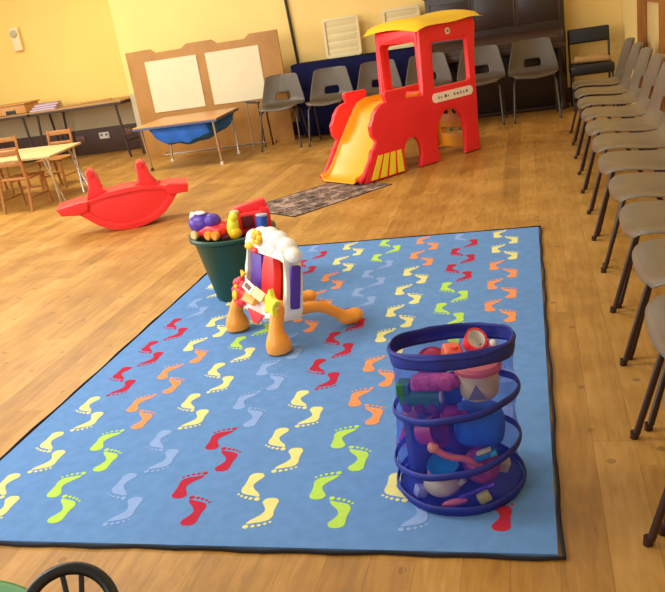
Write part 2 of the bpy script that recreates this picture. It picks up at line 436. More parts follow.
# ---------------------------------------------------------------- moulded plastic chair
def make_chair(name, label, leg_m, group, loc, rotz, wf=1.0, fs_=1.0, sm='shell_shaded'):
    t = thing(name, label, 'chair', loc, rotz, group)
    prof = [(-.215, .408, .17), (-.205, .432, .20), (-.17, .444, .222), (-.10, .442, .236), (-.02, .432, .243), (.05, .424, .246), (.11, .424, .248), (.155, .436, .250), (.185, .462, .252),
            (.203, .492, .248), (.212, .522, .242), (.222, .562, .232), (.236, .615, .219), (.250, .662, .207), (.264, .708, .196), (.276, .745, .186), (.282, .760, .174)]
    nu = 18; vs = []; fs = []
    for i, (y, z, w) in enumerate(prof):
        k = max(0, min(1, (i - 6) / 3.0))
        for j in range(nu + 1):
            u = -1 + 2 * j / nu; e = abs(u) ** 3.0
            x = w * u * wf
            yy = y - k * (0.040 * u * u) + (0.012 * e if i < 3 else 0)
            zz = z + (1 - k) * (0.026 * u * u - 0.018 * (abs(u) ** 8)) - (0.012 * abs(u) ** 6 if i >= len(prof) - 1 else 0)
            if i == 0: zz -= 0.0
            vs.append((x, yy, zz))
    for i in range(len(prof) - 1):
        for j in range(nu):
            if i in (9, 10) and 6 <= j <= 11: continue
            a = i * (nu + 1) + j
            fs.append((a, a + 1, a + nu + 2, a + nu + 1))
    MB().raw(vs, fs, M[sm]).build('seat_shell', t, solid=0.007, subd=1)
    for sx in (-1, 1):
        MB().tube([(sx * .222 * fs_, -.230, 0.004), (sx * .220 * fs_, -.222, .02), (sx * .200 * fs_, -.13, .37), (sx * .182, -.10, .405)], 0.0100, leg_m, 10).cyl((sx * .222 * fs_, -.230, 0), (sx * .2215 * fs_, -.228, .022), .0120, leg_m, seg=12).build('leg', t)
        MB().tube([(sx * .222 * fs_, .235, 0.004), (sx * .220 * fs_, .225, .02), (sx * .200 * fs_, .11, .36), (sx * .182, .08, .395)], 0.0100, leg_m, 10).cyl((sx * .222 * fs_, .235, 0), (sx * .2215 * fs_, .233, .022), .0120, leg_m, seg=12).build('leg', t)
    f = MB()
    for sx in (-1, 1): f.tube([(sx * .182, -.10, .405), (sx * .180, -.05, .410), (sx * .180, .04, .404), (sx * .182, .08, .395)], 0.0100, leg_m, 10)
    f.tube([(-.180, -.05, .410), (.180, -.05, .410)], 0.009, leg_m, 8); f.tube([(-.180, .05, .402), (.180, .05, .402)], 0.009, leg_m, 8)
    f.build('seat_frame', t)
    return t

brow = [(-2.66, 8.36, 2, 'taupe plastic chair standing before the brown divider board, farthest left of the back row'),
        (-2.10, 8.33, -1, 'taupe plastic chair in front of the navy cloth, just left of the toy train'),
        (-1.56, 8.32, 1, 'taupe plastic chair seen behind the train slide, under the left part of the yellow roof'),
        (-1.03, 8.31, 0, 'taupe plastic chair half hidden behind the front post of the train cab'),
        (-0.49, 8.30, -2, 'taupe plastic chair against the piano, cut by the rear post of the train cab'),
        (0.045, 8.30, 2, 'fully visible taupe plastic chair in front of the right end of the piano')]
bp_ = None
for i, (x, y, a, lb) in enumerate(brow):
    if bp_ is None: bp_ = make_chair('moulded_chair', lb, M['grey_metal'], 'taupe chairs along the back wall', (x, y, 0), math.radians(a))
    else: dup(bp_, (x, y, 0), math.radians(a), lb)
rrow = [(0.455, 1.42, 'taupe plastic chair nearest the camera at the lower right edge'),
        (0.480, 1.89, 'second nearest taupe chair of the right wall row, pale seat corner at the right edge'),
        (0.507, 2.37, 'third nearest taupe chair of the right wall row'),
        (0.515, 2.84, 'fourth nearest taupe chair of the right wall row, level with the middle of the rug'),
        (0.525, 3.32, 'fifth nearest taupe chair of the right wall row'),
        (0.520, 3.81, 'sixth nearest taupe chair of the right wall row, beside the far half of the rug'),
        (0.530, 4.31, 'seventh nearest taupe chair of the right wall row, beside the far corner of the rug'),
        (0.532, 4.81, 'fifth taupe chair from the far end of the right wall row'),
        (0.540, 5.33, 'fourth taupe chair from the far end of the right wall row'),
        (0.550, 5.88, 'third taupe chair from the far end of the right wall row'),
        (0.560, 6.43, 'second farthest taupe chair of the right wall row'),
        (0.572, 7.00, 'farthest taupe chair of the right wall row'),
        ]
rp_ = None
for i, (x, y, lb) in enumerate(rrow):
    x -= .018; y -= .030
    a = math.radians(-87.5 + random.uniform(-1.2, 1.2))
    if rp_ is None: rp_ = make_chair('moulded_chair', lb, M['brown_metal'], 'taupe chairs along the right wall', (x, y, 0), a, .915, .97, 'shell'); rp_.scale = (1, 1, .98)
    else: dup(rp_, (x, y, 0), a, lb)

# ---------------------------------------------------------------- black padded chair by the back wall
bc = thing('padded_chair', 'black padded chair with open back against the yellow back wall', 'chair', (0.610, 8.60, 0), 0)
MB().box((0, .235, .70), (.41, .045, .150), M['blackpad'], .018, rotm(-6, 'X'), 3).build('backrest', bc)
MB().box((0, -.01, .395), (.42, .40, .10), M['blackpad'], .03, seg=3).build('seat', bc)
for sx in (-1, 1): MB().tube([(sx * .195, .215, .36), (sx * .195, .225, .6), (sx * .195, .25, .76)], .011, M['black'], 8).build('back_post', bc)
for sx in (-1, 1):
    for sy in (-1, 1): MB().tube([(sx * .19, sy * .2, 0), (sx * .19, sy * .17, .36)], .011, M['black'], 8).build('leg', bc)
cu = MB().box((0, 0, .032), (.34, .20, .055), M['tancloth'], .024, rotm(3, 'Y'), 3).ball((.05, .0, .05), (.10, .08, .025), M['tancloth'])
tag(cu.build('folded_cloth', None, (0.615, 8.575, .452)), 'folded tan cloth lying on the black padded chair', 'cloth')

# ---------------------------------------------------------------- upright piano
pn = thing('upright_piano', 'dark walnut upright piano against the back wall behind the chairs', 'piano', (-0.325, 8.935, 0))
pw = .71
MB().box((0, .05, .66), (2 * pw, .28, 1.26), M['piano'], .01).build('case', pn)
MB().box((0, .05, 1.30), (2 * pw + .04, .30, .03), M['piano_lid'], .008).build('top_lid', pn)
fpn = MB()
for x0, x1 in ((-.66, -.24), (-.21, .21), (.24, .66)):
    fpn.box(((x0 + x1) / 2, -.097, 1.06), (x1 - x0, .012, .32), M['piano'], .004)
    for xx in (x0, x1): fpn.box((xx, -.104, 1.06), (.016, .014, .34), M['piano_lid'], .003)
fpn.build('front_panel', pn)
MB().box((0, -.17, .655), (2 * pw - .02, .22, .07), M['piano_lid'], .012).build('key_bed', pn)
kb = MB().box((0, -.205, .70), (1.24, .14, .02), M['ivory'], .002)
kb.build('keyboard', pn)
MB().prism([(-.285, .69), (-.285, .735), (-.22, .80), (-.09, .83), (-.09, .69)], -pw + .03, pw - .03, M['piano_lid'], .008, axis='x').build('fall_board', pn)
MB().box((0, -.088, .36), (1.26, .012, .48), M['piano'], .004).build('lower_panel', pn)
for sx in (-1, 1):
    MB().box((sx * (pw - .03), -.17, .74), (.05, .24, .12), M['piano'], .012).build('key_block', pn)
    MB().lathe([(.0, 0), (.035, 0), (.04, .04), (.025, .08), (.035, .14), (.045, .30), (.03, .48), (.04, .54), (.045, .62), (0, .62)], M['piano'], 16, (sx * (pw - .06), -.235, 0)).build('leg', pn)
MB().box((0, -.03, .02), (2 * pw, .34, .04), M['piano'], .006).build('plinth', pn)

# ---------------------------------------------------------------- table under navy cloth + slatted panels
def drape(x0, x1, y0, y1, z, m, name='tablecloth'):
    mb = MB(); vs = []; fs = []; n = 72; rows = [0, .02, .06, .3, .6, z - .02]
    per = []
    L = [(x0, y1), (x0, y0), (x1, y0), (x1, y1)]
    for i in range(n + 1):
        t = i / n * 3; k = min(int(t), 2); f = t - k
        per.append((L[k][0] * (1 - f) + L[k + 1][0] * f, L[k][1] * (1 - f) + L[k + 1][1] * f))
    cx, cy = (x0 + x1) / 2, (y0 + y1) / 2
    for r_, d in enumerate(rows):
        for i, (x, y) in enumerate(per):
            a = 0.012 * min(1, d * 3) * (math.sin(i * 1.3) + .5 * math.sin(i * .47))
            o = -0.008 if r_ == 0 else a
            dx = (1 if x > cx else -1) * (o if abs(abs(x - cx) - (x1 - x0) / 2) < 1e-4 else 0)
            dy = (-o if abs(y - y0) < 1e-4 else 0)
            vs.append((x + dx, y + dy, z - (0 if r_ == 0 else d - .01)))
    for r_ in range(len(rows) - 1):
        for i in range(n):
            a = r_ * (n + 1) + i; fs.append((a, a + 1, a + n + 2, a + n + 1))
    mb.raw(vs, fs, m)
    nb = len(per); mb.raw([(x0 + .0, y0, z), (x1, y0, z), (x1, y1, z), (x0, y1, z)], [(0, 1, 2, 3)], m)
    return mb.build(name, None, solid=.004)
ct = thing('trestle_table', 'table hidden beneath the navy cloth beside the piano', 'table', (-1.84, 8.98, 0))
MB().box((0, .0, .80), (1.44, .30, .03), M['tabletop_dull'], .004).build('tabletop', ct)
for sx in (-1, 1):
    for sy in (-1, 1): MB().tube([(sx * .64, sy * .11, 0), (sx * .64, sy * .11, .79)], .014, M['trestle'], 8).build('leg', ct)
tag(drape(-2.60, -1.08, 8.80, 9.13, .822, M['navycloth']), 'plain navy cloth draped to the floor over the table behind the chairs', 'tablecloth')
def slat_panel(x, label):
    t = thing('slatted_panel', label, 'plastic panel', (x, 9.02, .826), 0, 'off-white slatted panels')
    R = rotm(-4, 'X')
    p = MB(); p.T = R
    p.prism(rrect(-.200, 0, .200, .42, .03), -.012, .012, M['slat'], .004)
    p.build('back_plate', t)
    for k in range(5):
        s_ = MB(); s_.T = R; s_.box((0, -.014, .05 + .08 * k), (.34, .008, .070), M['slat'], .006, rotm(10, 'X')); s_.build('slat', t)
    f_ = MB(); f_.T = R
    f_.prism(rrect(-.210, 0, .210, .43, .035), -.03, -.006, M['slat'], .005, holes=[rrect(-.178, .03, .178, .40, .02)[::-1]])
    f_.build('rim', t)
slat_panel(-2.01, 'off-white slatted plastic panel on the navy cloth, in clear view left of the train')
slat_panel(-1.32, 'off-white slatted plastic panel on the navy cloth, partly behind the yellow train roof')
pp = MB().tube([(-2.63, 9.125, 3.2), (-2.635, 9.125, 1.6), (-2.60, 9.125, .86), (-2.60, 9.125, .1)], .016, M['black'], 10)
tag(pp.build('wall_pipe'), 'thin black pipe running down the back wall right of the divider board', 'pipe')

# ---------------------------------------------------------------- divider board
DB = [(-4.545, 0), (-4.548, 1.232), (-4.227, 1.236), (-4.164, 1.187), (-3.838, 1.192), (-3.767, 1.236), (-3.458, 1.236), (-3.40, 1.187), (-3.061, 1.187), (-3.0, 1.234), (-2.668, 1.232), (-2.665, 0)]
dv = thing('divider_board', 'brown hardboard divider with two cream panels standing at the back left', 'room divider', (-3.61, 8.72, 0))
MB().prism([(x + 3.61, z) for x, z in DB], 0, .025, M['divider'], .004).build('board', dv)
def scallop(x0, z0, x1, z1, st=.034, a=.006):
    o = []
    def edge(p, q, nx, nz):
        L = math.hypot(q[0] - p[0], q[1] - p[1]); k = int(L / st)
        for i in range(k):
            for f, b_ in ((0, 0), (.5, 1)):
                t = (i + f) / k; o.append((p[0] + (q[0] - p[0]) * t + nx * a * b_, p[1] + (q[1] - p[1]) * t + nz * a * b_))
    edge((x0, z0), (x1, z0), 0, -1); edge((x1, z0), (x1, z1), 1, 0); edge((x1, z1), (x0, z1), 0, 1); edge((x0, z1), (x0, z0), -1, 0)
    return o
for x0, x1 in ((-4.32, -3.675), (-3.557, -2.915)):
    MB().prism(scallop(x0 + 3.61, .52, x1 + 3.61, 1.098), -.008, -.001, M['panelwhite'], 0).build('cream_panel', dv)
for sx in (-1, 1): MB().box((sx * .7, -.02, .02), (.04, .06, .04), M['divider'], .006).build('foot', dv)

# folding metal frame in front of the board
ff = thing('folding_frame', 'thin folded metal trestle frame between the tan table and the first chair', 'metal frame', (-3.0, 8.48, 0))
MB().tube([(-1.2, 0, .045), (.06, .0, .050)], .011, M['chrome'], 8).build('lower_rail', ff)
MB().tube([(-.1, 0, .52), (.07, .0, .50)], .013, M['black'], 8).build('top_rail', ff)
MB().tube([(.05, .0, 0), (.05, .0, .50)], .009, M['grey_metal'], 8).build('leg', ff)
MB().tube([(-.09, 0, 0), (-.09, 0, .52)], .009, M['chrome'], 8).build('leg', ff)

# ---------------------------------------------------------------- tan table with blue sack
tt = thing('play_table', 'low tan topped table on steel legs in front of the divider board', 'table', (-3.58, 7.93, 0))
top = [(-.46, -.40), (.50, -.43), (.43, .44), (-.46, .38)]
MB().prism(top, .478, .490, M['tabletop'], .003, axis='z').build('tabletop', tt)
MB().prism([(x * 1.006, y * 1.006) for x, y in top], .456, .479, M['edgeblue'], .003, axis='z').build('edging', tt)
for (x, y, x2, y2, dk) in ((-.40, -.34, -.44, -.20, 1), (.43, -.36, .42, -.30, 0), (.37, .38, .40, .28, 0), (-.40, .33, -.42, .30, 0)):
    MB().tube([(x2, y2, .01), (x, y, .46)], .012, M['chrome'], 10).cyl((x2, y2, 0), (x2, y2, .03), .017, M['black'] if dk else M['white'], seg=14).build('leg', tt)
MB().tube([(.42, -.30, .24), (.42, -.30, .12)], .0135, M['red'], 8).build('leg_tape', tt)
# sack: sagging blue nylon slung beneath the top
vs = []; fs = []; nx, ny = 26, 10
for j in range(ny + 1):
    v = j / ny
    for i in range(nx + 1):
        u = i / nx
        x = -.31 + .66 * u + .06 * v; y = -.33 + .66 * v
        sag = (math.sin(PI * u) ** .16 if 0 < u < 1 else 0) * (abs(math.sin(PI * v)) ** .2 if 0 < v < 1 else 0)
        z = .452 - .225 * sag * (1 - .22 * max(0, u - .55) / .45) + .010 * math.sin(u * 17 + v * 9) * sag + .008 * math.sin(u * 31 - v * 6) * sag
        vs.append((x, y + .01 * math.sin(u * 20) * sag, z))
for j in range(ny):
    for i in range(nx):
        a = j * (nx + 1) + i; fs.append((a, a + 1, a + nx + 2, a + nx + 1))
sk = MB().raw(vs, fs, M['bluecloth'])
tag(sk.build('hanging_sack', None, (-3.58, 7.93, 0), solid=.004), 'royal blue nylon sheet slung sagging beneath the tan topped table', 'fabric sling')

# ---------------------------------------------------------------- back left tables and things on them
def trestle(x0, x1, label):
    t = thing('trestle_table', label, 'table', ((x0 + x1) / 2, 9.30, 0), 0, 'dark tables in the left alcove')
    w = (x1 - x0) / 2
    MB().box((0, 0, .695), (2 * w, .66, .018), M['tabletop_dull'], .003).build('tabletop', t)
    fr = MB()
    for sy in (-1, 1): fr.box((0, sy * .315, .672), (2 * w - .01, .026, .034), M['trestle'], .003)
    for sx in (-1, 1): fr.box((sx * (w - .02), 0, .672), (.026, .62, .034), M['trestle'], .003)
    fr.build('apron', t)
    for sx in (-1, 1):
        for sy in (-1, 1):
            MB().tube([(sx * (w - .05), sy * .30, 0), (sx * (w - .10), sy * .30, .66)], .016, M['trestle'], 8).build('leg', t)
    for sx in (-1, 1): MB().tube([(sx * (w - .06), -.29, .2), (sx * (w - .06), .29, .2)], .010, M['trestle'], 8).build('stretcher', t)
trestle(-6.20, -4.88, 'dark framed brown table against the alcove wall, touching the divider board side')
trestle(-7.50, -6.22, 'dark framed brown table carrying the wooden tray, at the left edge')
bx = thing('wooden_tray', 'orange brown wooden box with dark openings on the left alcove table', 'box', (-6.62, 9.2, .704), math.radians(4))
MB().box((0, 0, .06), (.66, .36, .11), M['box'], .008).build('body', bx)
MB().box((0, 0, .123), (.70, .40, .014), M['box'], .005).build('lid', bx)
for x in (-.17, .12): MB().box((x, -.181, .035), (.14, .006, .045), M['black'], .003).build('opening', bx)
for k in range(3):
    b_ = MB().box((0, 0, .012), (.34 - .02 * k, .24, .022), M['paper'], .002).box((0, 0, .0245), (.342 - .02 * k, .244, .003), M['lilac'], .001).box((-.17 + .01 * k, 0, .012), (.004, .244, .026), M['lilac'], .001)
    tag(b_.build('book', None, (-6.06 + .015 * k, 9.17 + .01 * k, .705 + .027 * k), math.radians(8 + 6 * k)),
        ['lilac covered book at the bottom of the small pile beside the wooden box', 'lilac covered book in the middle of the small pile beside the wooden box', 'lilac covered book on top of the small pile beside the wooden box'][k], 'book', 'lilac books on the alcove table')
tag(MB().box((0, 0, .010), (.62, .05, .018), M['box'], .003).build('wooden_batten', None, (-5.52, 9.30, .705), math.radians(18)), 'flat wooden batten lying slantwise on the dark alcove table', 'batten')
def socket(x, z, label, m):
    t = thing('wall_socket', label, 'socket', (x, YL - .028, z), 0, 'sockets on the dark skirting')
    MB().box((0, 0, 0), (.15, .014, .086), m, .006).build('face_plate', t)
    for sx in (-1, 1): MB().box((sx * .036, -.009, .008), (.03, .006, .03), M['grey'], .002).build('outlet', t)
socket(-5.62, .235, 'white double socket on the dark skirting, the brightest and middle one', M['white'])
socket(-5.99, .225, 'brown double socket on the dark skirting left of the white one', M['brown'])
socket(-5.27, .25, 'brown double socket on the dark skirting right of the white one', M['brown'])
wp = thing('wall_dispenser', 'pale wall dispenser with a rounded knob high on the alcove wall', 'dispenser', (-6.55, YL - .02, 1.62))
MB().box((0, -.02, 0), (.13, .05, .30), M['plate'], .02, seg=3).build('housing', wp)
MB().ball((0, -.05, .07), (.05, .03, .05), M['dado']).build('knob', wp)

# ---------------------------------------------------------------- low pale table and wooden child chairs at left
lt = thing('nursery_table', 'pale topped low table on bright steel legs at the left edge', 'table', (-5.02, 6.72, 0))
tp = [(-.82, -.42), (.765, -.43), (.63, .36), (-.82, .50)]
MB().prism(tp, .452, .472, M['tabletop_pale'], .004, axis='z').build('tabletop', lt)
for (x, y, x2, y2) in ((.69, -.36, .67, -.30), (.62, -.33, .70, -.26), (.58, .27, .66, .14), (.50, .30, .70, .20), (-.72, -.34, -.74, -.34), (-.72, .38, -.74, .38)):
    MB().tube([(x2, y2, .0), (x, y, .452)], .012, M['chrome'], 10).build('leg', lt)
MB().tube([(.62, -.33, .44), (.50, .30, .44)], .011, M['chrome'], 8).build('leg_brace', lt)
def child_chair(label, loc, rotz):
    t = thing('child_chair', label, 'chair', loc, rotz, 'small wooden chairs round the nursery table')
    m = M['beech']
    MB().box((0, 0, .30), (.32, .30, .018), m, .008, seg=3).build('seat', t)
    for sx in (-1, 1):
        MB().tube([(sx * .145, .19, .0), (sx * .142, .145, .30), (sx * .14, .175, .58)], .015, m, 8).build('back_post', t)
        MB().tube([(sx * .145, -.15, .0), (sx * .138, -.13, .295)], .015, m, 8).build('leg', t)
        MB().tube([(sx * .143, -.14, .12), (sx * .143, .17, .12)], .009, m, 8).build('stretcher', t)
    MB().tube([(-.14, -.14, .17), (.14, -.14, .17)], .009, m, 8).build('stretcher', t)
    for z, h in ((.545, .05), (.44, .03)):
        MB().box((0, .150 + (z - .3) * .1, z), (.29, .014, h), m, .005).build('back_rail', t)
    return t
cA = child_chair('small beech chair behind the nursery table, nearest the right', (-4.95, 7.42, 0), math.radians(-2))
dup(cA, (-5.60, 7.38, 0), math.radians(3), 'small beech chair behind the nursery table at the left edge')
dup(cA, (-4.66, 6.375, 0), math.radians(182), 'small beech chair in front of the nursery table, its back post rising over the tabletop')

# ---------------------------------------------------------------- right wall framed board
rb = thing('notice_board', 'wooden framed board with beige panel standing along the right wall', 'board', (.93, 6.6, 0))
YA, YE = .88, -1.6
MB().prism([(YE, 0), (YA, 0), (YA, 1.24), (YE, 1.24)], -.012, .012, M['frame_right'], .003, axis='x',
           holes=[[(-.30, .50), (.45, .50), (.45, 1.01), (-.30, 1.01)][::-1], [(-1.4, .50), (-.60, .50), (-.60, 1.01), (-1.4, 1.01)][::-1]]).build('frame', rb)
MB().box((.015, .075, .75), (.006, .80, .56), M['rightpanel'], .001).build('beige_panel', rb)
MB().box((.015, -1.0, .75), (.006, .86, .56), M['rightpanel'], .001).build('beige_panel', rb)

# ---------------------------------------------------------------- red rocker
rk = thing('seesaw_rocker', 'red plastic rocking seesaw with two upright handles on the bare floor', 'rocker toy', (-3.02, 5.114, .0), math.radians(26))
T = .26
body = [(-.423, .249), (-.395, .192), (-.27, .175), (-.215, .125), (-.15, .068), (-.07, .025), (.02, .004), (.10, .0), (.19, .012), (.28, .042), (.35, .084), (.415, .145), (.455, .195), (.541, .200), (.553, .262),
        (.42, .278), (.333, .285), (.292, .35), (.272, .455), (.255, .474), (.215, .474), (.200, .455), (.197, .35), (.175, .325), (.08, .308), (-.05, .300), (-.075, .33), (-.098, .44), (-.115, .476), (-.145, .484), (-.162, .46), (-.160, .36), (-.185, .27), (-.27, .262)]
MB().prism([(-.27, .175), (-.215, .125), (-.15, .068), (-.07, .025), (.02, .004), (.10, .0), (.19, .012), (.28, .042), (.35, .084), (.415, .145), (.455, .195), (.43, .262), (.333, .275), (.20, .305), (.08, .308), (-.05, .300), (-.185, .262)],
           .012, T - .012, M['red_rocker'], .006).build('hull', rk)
rim_o = [(-.27, .175), (-.215, .125), (-.15, .068), (-.07, .025), (.02, .004), (.10, .0), (.19, .012), (.28, .042), (.35, .084), (.415, .145), (.455, .195), (.43, .262), (.333, .285), (.20, .308), (.08, .310), (-.05, .302), (-.185, .268), (-.25, .262)]
rim_i = [(-.221, .215), (-.175, .158), (-.11, .105), (-.04, .072), (.03, .055), (.10, .050), (.18, .060), (.26, .090), (.33, .138), (.38, .185), (.408, .238), (.30, .262), (.19, .272), (.08, .274), (-.05, .266), (-.16, .245)]
for y0 in (0, T - .022): MB().prism(rim_o, y0, y0 + .022, M['red_rocker'], .007, holes=[rim_i[::-1]]).build('side_rim', rk)
for sgn, L in ((-1, [(-.423, .249), (-.395, .192), (-.27, .175), (-.20, .20), (-.185, .268), (-.27, .268)]), (1, [(.40, .20), (.541, .200), (.553, .262), (.42, .285), (.36, .28)])):
    MB().prism(L, -.015, T + .015, M['red_rocker'], .012, seg=3).build('end_seat', rk)
for L in ([(.150, .298), (.197, .335), (.200, .455), (.215, .474), (.255, .474), (.272, .455), (.292, .35), (.35, .270)], [(-.200, .262), (-.165, .36), (-.162, .46), (-.145, .484), (-.115, .476), (-.098, .44), (-.075, .33), (-.03, .296)]):
    h = MB().prism(L, .05, T - .05, M['red_rocker'], .014, seg=3)
    cx = (L[3][0] + L[4][0]) / 2
    h.tube([(cx, .035, .455), (cx, T - .035, .455)], .020, M['red_rocker'], 12)
    h.build('handle', rk)

# ---------------------------------------------------------------- toy train climber with slide
tr = thing('train_climber', 'red toy train climbing frame with yellow roof and amber slide', 'climbing frame', (-.86, 6.38, .0075), math.radians(50))
W = .55
out = [(-.66, .0), (-.60, .12), (-.551, .236), (-.50, .26), (-.495, .30), (-.53, .34), (-.535, .42), (-.505, .46), (-.49, .498), (-.44, .55), (-.391, .572), (-.348, .575), (-.352, .60), (-.362, .622), (-.358, .648), (-.345, .657), (-.145, .652), (-.130, .642), (-.126, .62), (-.140, .595), (-.142, .572),
       (.035, .560), (.045, .60), (.064, 1.03), (.075, 1.075), (.68, 1.085), (.70, 1.04), (.665, .80), (.66, .72), (.652, .40), (.64, .2), (.645, .03), (.635, .0),
       (.468, .0), (.478, .10), (.480, .20), (.468, .285), (.435, .35), (.385, .392), (.324, .407), (.262, .393), (.212, .352), (.172, .29), (.153, .22), (.148, .10), (.165, .03), (.155, .0),
       (-.06, .0), (-.055, .04), (-.036, .095), (-.036, .15), (-.051, .21), (-.083, .245), (-.125, .257), (-.168, .248), (-.203, .215), (-.224, .16), (-.226, .10), (-.226, .0)]
win = rrect(.165, .595, .585, .950, .03)
for y0, nm in ((0, 'side_panel'), (W - .045, 'side_panel')):
    MB().prism(out, y0, y0 + .045, M['red'], .010, holes=[win[::-1]], seg=3).build(nm, tr)
# cab front and rear wall frames with window openings
for x0, x1 in ((.055, .10),):
    MB().prism([(0.03, .545), (W - .03, .545), (W - .03, 1.07), (0.03, 1.07)], x0, x1, M['red'], .008, axis='x', holes=[rrect(.06, .585, W - .06, .972, .03)[::-1]]).build('cab_front', tr)
MB().prism([(0.03, .92), (W - .03, .92), (W - .03, 1.07), (0.03, 1.07)], .625, .668, M['red'], .008, axis='x').build('cab_rear', tr)
# roof
rv = []; rf = []; na, nb_ = 16, 12
for side in (0, 1):
    for i in range(na + 1):
        for j in range(nb_ + 1):
            u = i / na; v = j / nb_
            x = -.03 + .765 * u; y = -.075 + (W + .15) * v
            h = .035 * math.sin(PI * v) + .016 * math.exp(-((u - .80) / .18) ** 2) + .004 * math.exp(-((u - .2) / .2) ** 2)
            h += -.028 * max(0, 1 - u * 5) ** 2
            e = min(1, min(u, 1 - u, v, 1 - v) * 10)
            rv.append((x, y, 1.078 + h + (.040 * math.sqrt(e) if side else 0)))
S_ = (na + 1) * (nb_ + 1)
for i in range(na):
    for j in range(nb_):
        a = i * (nb_ + 1) + j; q = (a, a + 1, a + nb_ + 2, a + nb_ + 1)
        rf.append(q[::-1]); rf.append(tuple(S_ + k for k in q))
def rim(idx):
    for k in range(len(idx) - 1): rf.append((idx[k], idx[k + 1], S_ + idx[k + 1], S_ + idx[k]))
rim([j for j in range(nb_ + 1)]); rim([na * (nb_ + 1) + j for j in range(nb_ + 1)]); rim([i * (nb_ + 1) for i in range(na + 1)]); rim([i * (nb_ + 1) + nb_ for i in range(na + 1)])
MB().raw(rv, rf, M['yellow']).build('roof', tr)
# slide bed: chute from platform to ground
prof = [(.055, .535), (-.10, .535), (-.20, .525), (-.27, .49), (-.40, .34), (-.52, .18), (-.60, .07), (-.66, .020), (-.72, .008)]
cp = smooth_pts([(p[0], 0, p[1]) for p in prof], 4); vs = []; fs = []
sec = [(.048, .05), (.060, .012), (.085, .0), (W - .085, .0), (W - .060, .012), (W - .048, .05)]
for p in cp:
    for (y, dz) in sec: vs.append((p.x, y, p.z + dz))
ns = len(sec)
for i in range(len(cp) - 1):
    for j in range(ns - 1):
        a = i * ns + j; fs.append((a, a + 1, a + ns + 1, a + ns))
MB().raw(vs, fs, M['slide']).build('slide_chute', tr, solid=.010)
# red slide side rails reaching the floor lip
for y in (.022, W - .022):
    MB().tube(smooth_pts([(-.70, y, .022), (-.65, y, .055), (-.60, y, .12), (-.50, y, .26), (-.42, y, .36)], 4), .022, M['red'], 10).build('slide_rail', tr)
MB().box((.33, W / 2, .525), (.60, W - .09, .03), M['slide'], .006).build('platform', tr)
# rear climbing wall in yellow
cw = rrect(.06, .02, W - .06, .50, .05)
holes = [rrect(.10, .30, .205, .40, .02)[::-1], rrect(.22, .30, .30, .40, .02)[::-1], rrect(.315, .30, .42, .40, .02)[::-1], rrect(.10, .13, .42, .19, .02)[::-1]]
cl = MB(); cl.T = Matrix.Translation((0, 0, 0))
cl.prism(cw, .600, .635, M['slide'], .006, axis='x', holes=holes)
cl.build('climbing_wall', tr)
# yellow grille stripes on the front skirt, both sides
for y0, y1 in ((-.003, .002), (W - .002, W + .003)):
    for k in range(4):
        b0 = -.600 + k * .094; t0 = -.500 + k * .066
        x_end = min(b0 + .068, -.235); t_end = min(t0 + .050, -.258)
        MB().prism([(b0, .012), (x_end, .012), (t_end, .188), (t0, .188)], y0, y1, M['lemon'], 0).build('grille_stripe', tr)
# label plate and roundel
lb = MB().prism(rrect(.135, .475, .605, .550, .036, 5), -.004, .001, M['label'], 0)
lbo = lb.build('name_plate', tr); lbo['label'] = 'cream plate with faint printed lettering'
for k, (x, w_, mm) in enumerate([(.20, .012, 'ink'), (.225, .016, 'ink_violet'), (.27, .03, 'ink'), (.312, .010, 'ink_violet'), (.375, .022, 'ink_violet'), (.41, .026, 'ink'), (.45, .018, 'ink_violet'), (.485, .02, 'ink_violet'), (.52, .022, 'ink')]):
    h_ = .022 if k % 2 == 0 else .016
    MB().prism([(x, .502), (x + w_ * .4, .502), (x + w_ * .5, .502 + h_ * .6), (x + w_ * .6, .502), (x + w_, .502), (x + w_ * .8, .502 + h_), (x + w_ * .2, .502 + h_)], -.0052, -.0035, M[mm], 0, smooth=False).build('printed_letter', lbo)
rd = MB().cyl((.375, .001, 1.013), (.375, -.004, 1.013), .027, M['white'], seg=24).build('roundel', tr)
MB().cyl((.375, -.0035, 1.013), (.375, -.0052, 1.013), .011, M['grey'], seg=16).build('roundel_centre', rd)
# inner boiler deck between the side bumps
MB().box((-.02, W / 2, .50), (.16, W - .09, .03), M['red'], .006).build('deck', tr)

# ---------------------------------------------------------------- green bin and its toys
gb = thing('storage_bin', 'round dark green plastic bin full of toys on the rug', 'bin', (-1.475, 3.52, .009))
MB().lathe([(0, 0), (.135, 0), (.142, .006), (.150, .05), (.178, .20), (.196, .305), (.208, .310), (.218, .318), (.218, .330), (.208, .336), (.192, .332), (.172, .20), (.142, .05), (.132, .012), (0, .012)], M['green_bin'], 56).build('body', gb)
for a in (-12, 168):
    h = MB(); h.T = rotm(a, 'Z')
    h.tube(smooth_pts([(.208, -.05, .322), (.235, -.035, .318), (.245, 0, .316), (.235, .035, .318), (.208, .05, .322)], 4), .010, M['green_bin'], 10).build('grip', gb)
bx0, by0, bz0 = -1.475, 3.52, .0
